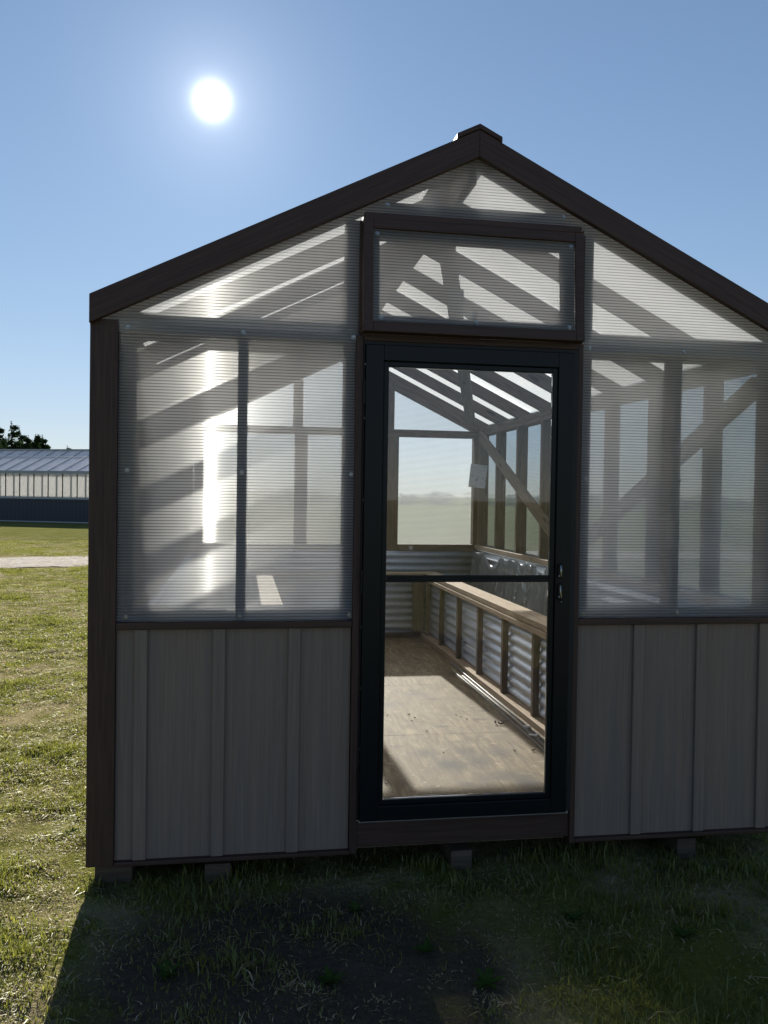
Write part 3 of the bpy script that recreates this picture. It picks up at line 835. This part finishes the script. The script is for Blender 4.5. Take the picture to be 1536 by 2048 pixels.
def mat_ground():
    t = NT("grass_ground")
    p = t.n('NewGeometry').outputs['Position']
    a = t.noise(p, 0.55, 5, 0.6, 0.5); b_ = t.noise(p, 3.2, 5, 0.62); c_ = t.noise(p, 38, 4, 0.7); d_ = t.noise(p, 0.06, 3)
    soil = t.mix(c_, (0.040, 0.030, 0.022), (0.13, 0.105, 0.080))
    straw = t.mix(c_, (0.17, 0.135, 0.08), (0.44, 0.37, 0.24))
    green = t.mix(c_, (0.060, 0.070, 0.015), (0.18, 0.18, 0.042))
    c = t.mix(t.step(b_, 0.42, 0.62), straw, green)
    c = t.mix(t.math('MULTIPLY', t.step(a, 0.46, 0.60), 0.85), c, green)
    c = t.mix(t.math('MULTIPLY', t.step(t.noise(p, 1.7, 4, 0.65, 0.4), 0.56, 0.66), 0.85), c, soil)
    c = t.mix(t.math('MULTIPLY', t.step(d_, 0.3, 0.6), 0.35), c, (0.115, 0.125, 0.032))
    fy = t.n('SeparateXYZ'); t.l(p, fy.inputs[0])
    c = t.mix(t.math('MULTIPLY', t.step(fy.outputs['Y'], 13, 32), 0.8), c, t.mix(t.noise(p, 0.35, 4), (0.085, 0.105, 0.028), (0.175, 0.175, 0.058)))
    # the trodden bare earth in front of the door
    sx = t.n('SeparateXYZ'); t.l(p, sx.inputs[0])
    ex = t.math('DIVIDE', t.math('ADD', sx.outputs['X'], 0.75), 0.75); ey = t.math('DIVIDE', t.math('ADD', sx.outputs['Y'], 0.75), 0.75)
    r = t.math('ADD', t.math('POWER', t.math('ABSOLUTE', ex), 2.0), t.math('POWER', t.math('ABSOLUTE', ey), 2.0))
    r = t.math('ADD', r, t.math('MULTIPLY', t.math('SUBTRACT', b_, 0.5), 1.6))
    c = t.mix(t.math('SUBTRACT', 1.0, t.step(r, 0.45, 1.1)), c, soil)
    df = t.n('BsdfDiffuse'); t.l(c, df.inputs['Color']); t.l(t.bump(t.math('ADD', c_, b_), 0.9, 0.04), df.inputs['Normal'])
    return t.done(df.outputs[0])
gme = bpy.data.meshes.new('ground'); gme.from_pydata(gv, [], gf); gme.materials.append(mat_ground())
gme.polygons.foreach_set('use_smooth', [True] * len(gme.polygons))
ground = bpy.data.objects.new('ground', gme); C.objects.link(ground); ground['kind'] = 'structure'

# gravel track across the field
def mat_gravel():
    t = NT('gravel'); p = t.n('NewGeometry').outputs['Position']
    a = t.noise(p, 9, 5, 0.7); b_ = t.noise(p, 1.1, 4, 0.6)
    c = t.ramp(a, [(0.3, (0.13, 0.11, 0.09)), (0.55, (0.30, 0.27, 0.235)), (0.8, (0.46, 0.42, 0.38))])
    c = t.mix(t.math('MULTIPLY', t.step(b_, 0.55, 0.7), 0.5), c, (0.14, 0.12, 0.07))
    return t.done(t.bsdf(c, 0.95, 0, 0.1, t.bump(a, 1.0, 0.05)))
b = MB(); N = 400
for i in range(N + 1):
    x = -40 + 80 * i / N
    yc = 15.7 + 3.0 * math.tanh(0.13 * (x + 5.6))
    n1 = mnoise.noise(Vector((x * 0.8, 1.1, 0))) * 0.5 + mnoise.noise(Vector((x * 3, 7.1, 0))) * 0.25
    n2 = mnoise.noise(Vector((x * 0.8, 4.1, 0))) * 0.5 + mnoise.noise(Vector((x * 3, 9.1, 0))) * 0.25
    for yy in (yc - 1.45 + n1, yc - 0.5, yc + 0.5, yc + 1.35 + n2):
        b.v.append((x, yy, gh_height(x, yy) + 0.012))
for i in range(N):
    for k in range(3):
        o = 4 * i + k; b.f.append((o, o + 4, o + 5, o + 1)); b.mi.append(0)
b.build('gravel_path', mat_gravel())['kind'] = 'structure'

# ------------------------------------------------------------------ grass
def mat_grass():
    t = NT("grass_blades")
    at = t.n('Attribute'); at.attribute_name = 'blade'
    df = t.n('BsdfDiffuse'); t.l(at.outputs['Color'], df.inputs['Color'])
    tl = t.n('BsdfTranslucent'); t.l(t.mix(0.5, at.outputs['Color'], (0.20, 0.20, 0.03), 'ADD'), tl.inputs['Color'])
    gl = t.n('BsdfGlossy'); gl.inputs['Roughness'].default_value = 0.45; t.set(gl.inputs['Color'], (0.7, 0.75, 0.7))
    s = t.mixs(0.42, df.outputs[0], tl.outputs[0])
    return t.done(t.mixs(0.05, s, gl.outputs[0]))
M_GRASS = mat_grass()
rng = np.random.default_rng(11)
def patch_noise(x, y, s, seed):
    return np.array([mnoise.noise(Vector((a * s, b * s, seed))) for a, b in zip(x, y)])
def grass(name, px, py, hmin, hmax, width, label, bias=0.04, dull=1.0):
    n = len(px)
    pz = np.array([gh_height(a, b) for a, b in zip(px, py)])
    g1 = patch_noise(px, py, 0.9, 3.1); g2 = patch_noise(px, py, 3.5, 8.7)
    g = bias + g1 * 0.8 + g2 * 0.65 + rng.normal(0, 0.42, n)          # >0 green, <0 straw
    hf = np.clip(0.55 + 0.8 * g1 + 0.5 * g2, 0.2, 1.5)
    h = (hmin + (hmax - hmin) * rng.random(n) ** 1.7) * hf
    ang = rng.random(n) * 2 * np.pi
    straw = (g < -0.05)
    lean = np.where(straw, 0.8 + 1.6 * rng.random(n), 0.15 + 0.75 * rng.random(n))
    wd = width * (0.6 + 0.8 * rng.random(n))
    dx, dy = np.cos(ang), np.sin(ang)
    fa = ang + np.pi / 2 + rng.normal(0, 0.5, n)
    sx, sy = np.cos(fa) * wd, np.sin(fa) * wd
    V = np.zeros((n, 5, 3))
    for k, (t, ww) in enumerate(((0.0, 1.0), (0.55, 0.75))):
        b_ = lean * t * t
        for q, sg in enumerate((-1, 1)):
            V[:, 2 * k + q, 0] = px + dx * h * b_ + sg * sx * ww
            V[:, 2 * k + q, 1] = py + dy * h * b_ + sg * sy * ww
            V[:, 2 * k + q, 2] = pz - 0.004 + h * t * (1 - 0.18 * np.minimum(lean, 2.2) * t)
    V[:, 4, 0] = px + dx * h * lean; V[:, 4, 1] = py + dy * h * lean; V[:, 4, 2] = pz + h * np.maximum(0.12, 1 - 0.42 * lean)
    me = bpy.data.meshes.new(name)
    me.vertices.add(5 * n); me.vertices.foreach_set('co', V.ravel())
    base = np.arange(n) * 5
    L4 = np.stack([base, base + 1, base + 3, base + 2], 1); L3 = np.stack([base + 2, base + 3, base + 4], 1)
    loops = np.concatenate([L4, L3], 1).ravel()
    me.loops.add(7 * n); me.loops.foreach_set('vertex_index', loops)
    me.polygons.add(2 * n)
    st = np.stack([np.arange(n) * 7, np.arange(n) * 7 + 4], 1).ravel(); me.polygons.foreach_set('loop_start', st)
    me.update(calc_edges=True)
    tone = rng.random(n)[:, None]
    gcol = np.array([0.075, 0.100, 0.018]) * (1 - tone) + np.array([0.20, 0.205, 0.040]) * tone
    scol = np.array([0.24, 0.19, 0.10]) * (1 - tone) + np.array([0.58, 0.49, 0.31]) * tone
    col = np.where(straw[:, None], scol, gcol)
    col = col * dull
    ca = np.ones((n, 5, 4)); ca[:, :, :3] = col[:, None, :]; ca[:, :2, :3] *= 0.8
    at = me.color_attributes.new('blade', 'FLOAT_COLOR', 'POINT'); at.data.foreach_set('color', ca.ravel())
    me.materials.append(M_GRASS)
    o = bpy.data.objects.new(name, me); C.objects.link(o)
    tag(o, label, 'grass', kind='stuff')
    return o

def keep(px, py, thr, seedoff=0.0):
    d = patch_noise(px, py, 0.8, 21.0 + seedoff) + 0.6 * patch_noise(px, py, 2.6, 33.0)
    r = ((px + 0.75) / 0.75) ** 2 + ((py + 0.8) / 0.75) ** 2
    p = np.clip(0.62 + 0.9 * d, 0.12, 1) * np.clip((r - 0.25) / 0.9, 0.30, 1)
    return rng.random(len(px)) < p * thr
# shaded lawn in front of the house
n = 130000
px = rng.uniform(-3.6, 2.2, n); py = rng.uniform(-1.5, 0.35, n)
k = keep(px, py, 1.0) & ~((py > 0.06) & (np.abs(px) < 1.40) & (rng.random(n) < 0.6))
grass('lawn_grass', px[k], py[k], 0.020, 0.085, 0.0021, 'short patchy grass in the shade before the door', 0.52)
# the sunny field on the left, thinner with distance
d = 2.0 + 26 * rng.random(620000) ** 2.0
az = rad(-9.36 * -1.0) * 0 + np.radians(rng.uniform(-19.5, -7.2, len(d)))
px = CAM.x + d * np.sin(az); py = CAM.y + d * np.cos(az)
k = (px < -1.50) & ((py > -1.5)) & (np.abs(py - (15.7 + 3.0 * np.tanh(0.13 * (px + 5.6)))) > 1.35 + 0.3 * rng.normal(0, 1, len(px)))
px, py, d = px[k], py[k], d[k]
q = patch_noise(px, py, 0.55, 61.0) + 0.7 * patch_noise(px, py, 1.9, 47.0)
k = rng.random(len(px)) < np.clip(1.0 + 2.6 * (q + 0.06), 0.16, 1)
px, py, d = px[k], py[k], d[k]
near = d < 8
grass('field_grass', px[near], py[near], 0.012, 0.046, 0.0026, 'dry yellow green grass in the sun beside the greenhouse', -0.06)
far = ~near
grass('field_grass', px[far], py[far], 0.020, 0.050, 0.0055, 'sunlit rough grass of the field out to the gravel track', -0.10)

def tufts(n, x0, x1, y0, y1, per, r_):
    X, Y = [], []
    for i in range(n):
        cx_, cy_ = rng.uniform(x0, x1), rng.uniform(y0, y1); k_ = int(rng.uniform(0.5, 1.5) * per); rr = r_ * rng.uniform(0.5, 1.4)
        X.append(cx_ + rng.normal(0, rr, k_)); Y.append(cy_ + rng.normal(0, rr, k_))
    return np.concatenate(X), np.concatenate(Y)
px, py = tufts(150, -3.2, 2.2, -1.2, 0.15, 55, 0.035)
grass('tufts_of_grass', px, py, 0.035, 0.135, 0.0024, 'taller tufts of grass scattered over the shaded lawn', 0.52)
px, py = tufts(200, -4.2, -1.55, -0.6, 8.0, 45, 0.05)
grass('tufts_of_grass', px, py, 0.030, 0.090, 0.0026, 'taller tufts of grass in the sun beside the greenhouse')

# weed tufts in the shade
def weed():
    b = MB(); r = random.Random(3)
    for i in range(17):
        a = i * 2.4 + r.random(); L_ = 0.05 + 0.06 * r.random(); w_ = 0.008 + 0.006 * r.random(); up = 0.5 + 0.6 * r.random()
        o = len(b.v); N = 6
        for k in range(N):
            t = k / (N - 1); rr = L_ * t; z = L_ * up * t * (1.25 - 0.8 * t)
            ww = w_ * math.sin(math.pi * (0.12 + 0.88 * t)) * (1 + 0.25 * (k % 2))
            cx, cy_ = math.cos(a) * rr, math.sin(a) * rr
            b.v += [(cx - math.sin(a) * ww, cy_ + math.cos(a) * ww, z + 0.003), (cx, cy_, z), (cx + math.sin(a) * ww, cy_ - math.cos(a) * ww, z + 0.003)]
        for k in range(N - 1):
            for q in range(2):
                j = o + 3 * k + q; b.f.append((j, j + 1, j + 4, j + 3)); b.mi.append(0)
    t = NT('weed_leaf'); nn = t.noise(t.coord(), 20, 3)
    df = t.n('BsdfDiffuse'); c = t.mix(nn, (0.035, 0.070, 0.016), (0.075, 0.125, 0.030)); t.l(c, df.inputs['Color'])
    tl = t.n('BsdfTranslucent'); t.l(c, tl.inputs['Color'])
    return b.build('weed', t.done(t.mixs(0.35, df.outputs[0], tl.outputs[0])), None, smooth=True)
wd = weed()
for i, (x, y, s) in enumerate(((-0.62, -0.72, 0.8), (-1.12, -0.62, 0.7), (-0.13, -0.78, 0.9), (-0.29, -0.58, 0.7), (-0.48, -0.28, 0.6), (0.30, -0.42, 0.65), (-1.63, 0.55, 0.5), (-1.72, -0.25, 0.45), (0.62, -0.62, 0.7))):
    o = wd if i == 0 else wd.copy()
    if i: C.objects.link(o)
    o.location = (x, y, gh_height(x, y)); o.rotation_euler = (0, 0, rnd.random() * 6); s *= 0.72; o.scale = (s, s, s * (0.8 + 0.5 * rnd.random()))
    tag(o, "broad-leaved green weed tuft growing from the ground at the front of the greenhouse", "weed", "weed tufts in front of the greenhouse")

# ------------------------------------------------------------------ far greenhouse
def px_ray(u, v):
    dd = RT * ((u - 768) / 1720.0) + FW + UP * ((1024 - v) / 1720.0)
    return dd
far_g = bpy.data.objects.new('long_greenhouse', None); C.objects.link(far_g)
tag(far_g, "long low greenhouse with pale panels over dark blue siding, beyond the field", "greenhouse")
far_g.location = (-8.0, 39.2, GZ - 0.01); far_g.rotation_euler = (0, 0, rad(-24.0))
far_g.rotation_euler = (0, 0, math.atan2(39.2 - 41.2, -8.0 + 12.7))
X0f, X1f, Dp = -16.5, 4.0, 6.0
H1, H2, H3 = 1.12, 2.34, 3.62
def mat_navy():
    t = NT('navy_ribbed_siding'); v = t.coord(offset=False)
    s = t.n('SeparateXYZ'); t.l(v, s.inputs[0])
    f = t.math('FRACT', t.math('MULTIPLY', s.outputs['X'], 4.5))
    c = t.mix(t.step(f, 0.80, 0.86), (0.012, 0.022, 0.042), (0.022, 0.036, 0.060))
    return t.done(t.bsdf(c, 0.45))
def mat_panel(name, col, tr):
    t = NT(name); v = t.coord(offset=False)
    n_ = t.noise(v, 1.5, 4)
    c = t.mix(n_, tuple(x * 0.85 for x in col), col)
    df = t.n('BsdfDiffuse'); t.l(c, df.inputs['Color'])
    tl = t.n('BsdfTranslucent'); t.l(c, tl.inputs['Color'])
    gl = t.n('BsdfGlossy'); gl.inputs['Roughness'].default_value = 0.25
    tp = t.n('BsdfTransparent')
    s = t.mixs(0.40, t.mixs(tr, df.outputs[0], tl.outputs[0]), tp.outputs[0])
    return t.done(t.mixs(0.10, s, gl.outputs[0]))
M_FP = mat_panel('milky_wall_panel', (0.88, 0.87, 0.85), 0.7); M_FR = mat_panel('milky_roof_panel', (0.74, 0.78, 0.88), 0.35)
M_FT = mat_plain('grey_metal_trim', (0.30, 0.33, 0.36), 0.4, 0.3)
MB().box(X0f, X1f, 0, 0.06, 0.05, H1).build('siding', mat_navy(), far_g)
MB().box(X0f, X1f, Dp, Dp + 0.06, 0.05, H1).build('siding', mat_navy(), far_g)
MB().box(X0f - 0.02, X1f + 0.02, -0.03, 0.08, -0.01, 0.05).build('base_trim', M_FT, far_g)
MB().box(X0f, X1f, 0.015, 0.035, H1 + 0.10, H2).build('wall_panel', M_FP, far_g)
MB().box(X0f, X1f, Dp + 0.015, Dp + 0.035, H1 + 0.10, H2).build('wall_panel', M_FP, far_g)
MB().box(X0f - 0.02, X1f + 0.02, -0.03, 0.05, H1, H1 + 0.10).build('sill_trim', M_FT, far_g)
MB().box(X0f - 0.05, X1f + 0.05, -0.09, 0.05, H2, H2 + 0.14).build('eave_trim', M_FT, far_g)
rise = H3 - H2 - 0.14
rz = lambda y: H2 + 0.15 + rise * y / (Dp / 2)
MB().prism([(-0.05, rz(-0.05)), (Dp / 2, rz(Dp / 2)), (Dp / 2, rz(Dp / 2) - 0.02), (-0.05, rz(-0.05) - 0.02)], 'x', X0f, X1f).build('roof_panel', M_FR, far_g)
MB().prism([(Dp + 0.05, rz(-0.05)), (Dp / 2 + 0.002, rz(Dp / 2)), (Dp / 2 + 0.002, rz(Dp / 2) - 0.02), (Dp + 0.05, rz(-0.05) - 0.02)], 'x', X0f, X1f).build('roof_panel', M_FR, far_g)
MB().box(X0f - 0.03, X1f + 0.03, Dp / 2 - 0.12, Dp / 2 + 0.12, H3 - 0.02, H3 + 0.06).build('ridge_cap', M_FT, far_g)
for x in (X0f, X1f):
    MB().prism([(0.05, 0.05), (Dp, 0.05), (Dp, H2 + 0.1), (Dp / 2, H3 - 0.06), (0.05, H2 + 0.1)], 'x', x - 0.02, x + 0.02).build('end_wall', M_FP, far_g)
MB().quad_box([(X0f, 1.9, rz(1.9) + 0.002), (X1f, 1.9, rz(1.9) + 0.002), (X1f, 1.98, rz(1.98) + 0.002), (X0f, 1.98, rz(1.98) + 0.002), (X0f, 1.9, rz(1.9) + 0.02), (X1f, 1.9, rz(1.9) + 0.02), (X1f, 1.98, rz(1.98) + 0.02), (X0f, 1.98, rz(1.98) + 0.02)]).build('purlin', M_FT, far_g)
NPOST = 26
for i in range(NPOST + 1):
    x = X0f + 0.03 + (X1f - X0f - 0.06) * i / NPOST
    MB().box(x - 0.022, x + 0.022, -0.012, 0.0145, H1 + 0.1005, H2 - 0.0005).build('post', M_RUBBER, far_g)
    MB().quad_box([(x - 0.025, 0.0, rz(0) + 0.002), (x + 0.025, 0.0, rz(0) + 0.002), (x + 0.025, Dp / 2 - 0.13, rz(Dp / 2 - 0.13) + 0.002), (x - 0.025, Dp / 2 - 0.13, rz(Dp / 2 - 0.13) + 0.002),
                   (x - 0.025, 0.0, rz(0) + 0.03), (x + 0.025, 0.0, rz(0) + 0.03), (x + 0.025, Dp / 2 - 0.13, rz(Dp / 2 - 0.13) + 0.03), (x - 0.025, Dp / 2 - 0.13, rz(Dp / 2 - 0.13) + 0.03)]).build('roof_bar', M_FT, far_g)
for i in range(NPOST):
    x = X0f + 0.45 + (X1f - X0f - 0.06) * i / NPOST
    MB().box(x - 0.03, x + 0.03, 0.040, 0.10, H1 + 0.10, H2).build('inner_stud', M_LUMBER, far_g)

# ------------------------------------------------------------------ trees
def mat_fol(name, a, b_):
    t = NT(name); p = t.n('NewGeometry').outputs['Position']
    n_ = t.noise(p, 1.4, 3); n2 = t.noise(p, 9, 2)
    c = t.mix(t.math('MULTIPLY', t.math('ADD', n_, n2), 0.5), a, b_)
    df = t.n('BsdfDiffuse'); t.l(c, df.inputs['Color']); tl = t.n('BsdfTranslucent'); t.l(c, tl.inputs['Color'])
    return t.done(t.mixs(0.2, df.outputs[0], tl.outputs[0]))
M_CON = mat_fol('conifer_needles', (0.016, 0.032, 0.015), (0.055, 0.085, 0.035))
M_BARK = mat_plain('bark', (0.055, 0.042, 0.032), 0.9)
def conifer(x, y, h, spread, label, group, seed, leaves=2600, top=0.06, tip=110):
    r = random.Random(seed)
    e = bpy.data.objects.new('conifer', None); C.objects.link(e); e.location = (x, y, GZ - 0.05)
    tag(e, label, 'tree', group)
    tr = MB(); N = 7
    tr.tube([(0.06 * math.sin(k * 1.7), 0.06 * math.cos(k * 2.1), h * (0.97 if tip else 0.6) * k / (N - 1)) for k in range(N)], [0.035 * h * (1 - k / (N - 1)) * 0.5 + 0.015 for k in range(N)], 7)
    cr = MB()
    nb = int(30 + h * 6)
    for i in range(nb):
        t = top + (1 - top) * r.random() ** 0.75           # 0 at the top
        z0 = h * (1 - t * 0.93); L_ = spread * (0.12 + 0.95 * t ** 0.8) * (0.55 + 0.6 * r.random()); a = r.random() * 6.283
        droop = -0.10 - 0.25 * r.random() + 0.35 * (1 - t)
        tr.tube([(0, 0, z0), (math.cos(a) * L_ * 0.9, math.sin(a) * L_ * 0.9, z0 + droop * L_ * 0.9)], [0.03, 0.008], 4)
        for q in range(int(leaves / nb)):
            s = r.random() ** 0.7; jit = 0.16 * L_ * (1.1 - 0.6 * s)
            c = Vector((math.cos(a) * L_ * s + r.gauss(0, jit), math.sin(a) * L_ * s + r.gauss(0, jit), z0 + droop * L_ * s + r.gauss(0, 0.05 * h * 0.25) - 0.08 * r.random()))
            sz = (0.14 + 0.17 * r.random()) * (h / 9) ** 0.5
            d1 = Vector((r.gauss(0, 1), r.gauss(0, 1), r.gauss(0, 0.5))).normalized() * sz
            d2 = Vector((r.gauss(0, 1), r.gauss(0, 1), r.gauss(0, 0.7))).normalized() * sz * 0.55
            o = len(cr.v); cr.v += [tuple(c - d1), tuple(c + d2), tuple(c + d1), tuple(c - d2 * 0.6)]
            cr.f.append((o, o + 1, o + 2, o + 3)); cr.mi.append(0)
    for q in range(tip):
        tt = r.random() ** 0.8 * 0.22; w_ = 0.03 + tt * spread * 0.75
        a = r.random() * 6.283; rr = w_ * r.random() ** 0.6
        c = Vector((math.cos(a) * rr, math.sin(a) * rr, h * (1.0 - tt) - 0.05 - 0.25 * rr)); o = len(cr.v)
        d1 = Vector((math.cos(a), math.sin(a), 0.25 * r.gauss(0, 1))) * (0.06 + 0.5 * tt); d2 = Vector((-math.sin(a), math.cos(a), 0.6 * r.gauss(0, 1))) * (0.04 + 0.3 * tt)
        cr.v += [tuple(c - d1), tuple(c + d2), tuple(c + d1 * 0.8), tuple(c - d2)]; cr.f.append((o, o + 1, o + 2, o + 3)); cr.mi.append(0)
    tr.build('trunk', M_BARK, e)
    me = bpy.data.meshes.new('crown'); me.from_pydata(cr.v, [], cr.f); me.materials.append(M_CON)
    co = bpy.data.objects.new('crown', me); C.objects.link(co); co.parent = e
    return e
GRP = "dark conifers beyond the long greenhouse"
def at_px(u, dist, v=960):
    dd = px_ray(u, v); dd.z = 0; dd.normalize(); p = CAM + dd * dist; return p.x, p.y
for i, (u, dist, vt, sp, lab) in enumerate((
        (-28, 78, 848, 2.6, "dark conifer at the left edge, cut by the frame"),
        (-2, 84, 862, 2.4, "dark conifer just inside the left edge of the picture"),
        (22, 80, 853, 2.2, "tallest dark conifer beyond the long greenhouse"),
        (38, 86, 866, 2.2, "dark conifer right of the tallest one, bushy top"),
        (56, 82, 880, 2.2, "dark lower conifer in the middle of the clump"),
        (71, 80, 875, 1.8, "thin pointed conifer near the right end of the clump"),
        (84, 84, 876, 1.8, "dark conifer with a drooping side, last but one of the clump"),
        (98, 82, 898, 1.6, "short conifer at the right end of the clump"),
        (10, 90, 880, 2.4, "low dark conifer filling the left end of the clump"),
        (46, 90, 886, 2.4, "low dark conifer filling the middle of the clump"),
        (64, 90, 888, 2.2, "low dark conifer under the pointed one in the clump"),
        (91, 90, 894, 2.0, "low dark conifer between the last two of the clump"),
        (134, 100, 897, 1.6, "small lone conifer peeking over the long greenhouse roof"),
        (152, 112, 906, 1.5, "tiny conifer top just right of the lone small one"))):
    x, y = at_px(u, dist)
    h = CAM.z + (983 + 0.015 * u - vt) / 1720.0 * dist - GZ
    conifer(x, y, h, sp, lab, GRP, 40 + i, 4200)
# far trees seen dimly through the rear panel
for i in range(34):
    u = 430 + 34 * i + rnd.uniform(-14, 14); dist = 150 + rnd.uniform(-12, 25)
    x, y = at_px(u, dist)
    conifer(x, y, 3.4 + 1.3 * rnd.random(), 3.6, "far dark tree blurred behind the ribbed panels", "far trees behind the greenhouse", 90 + i, 700, 0.45, 0)
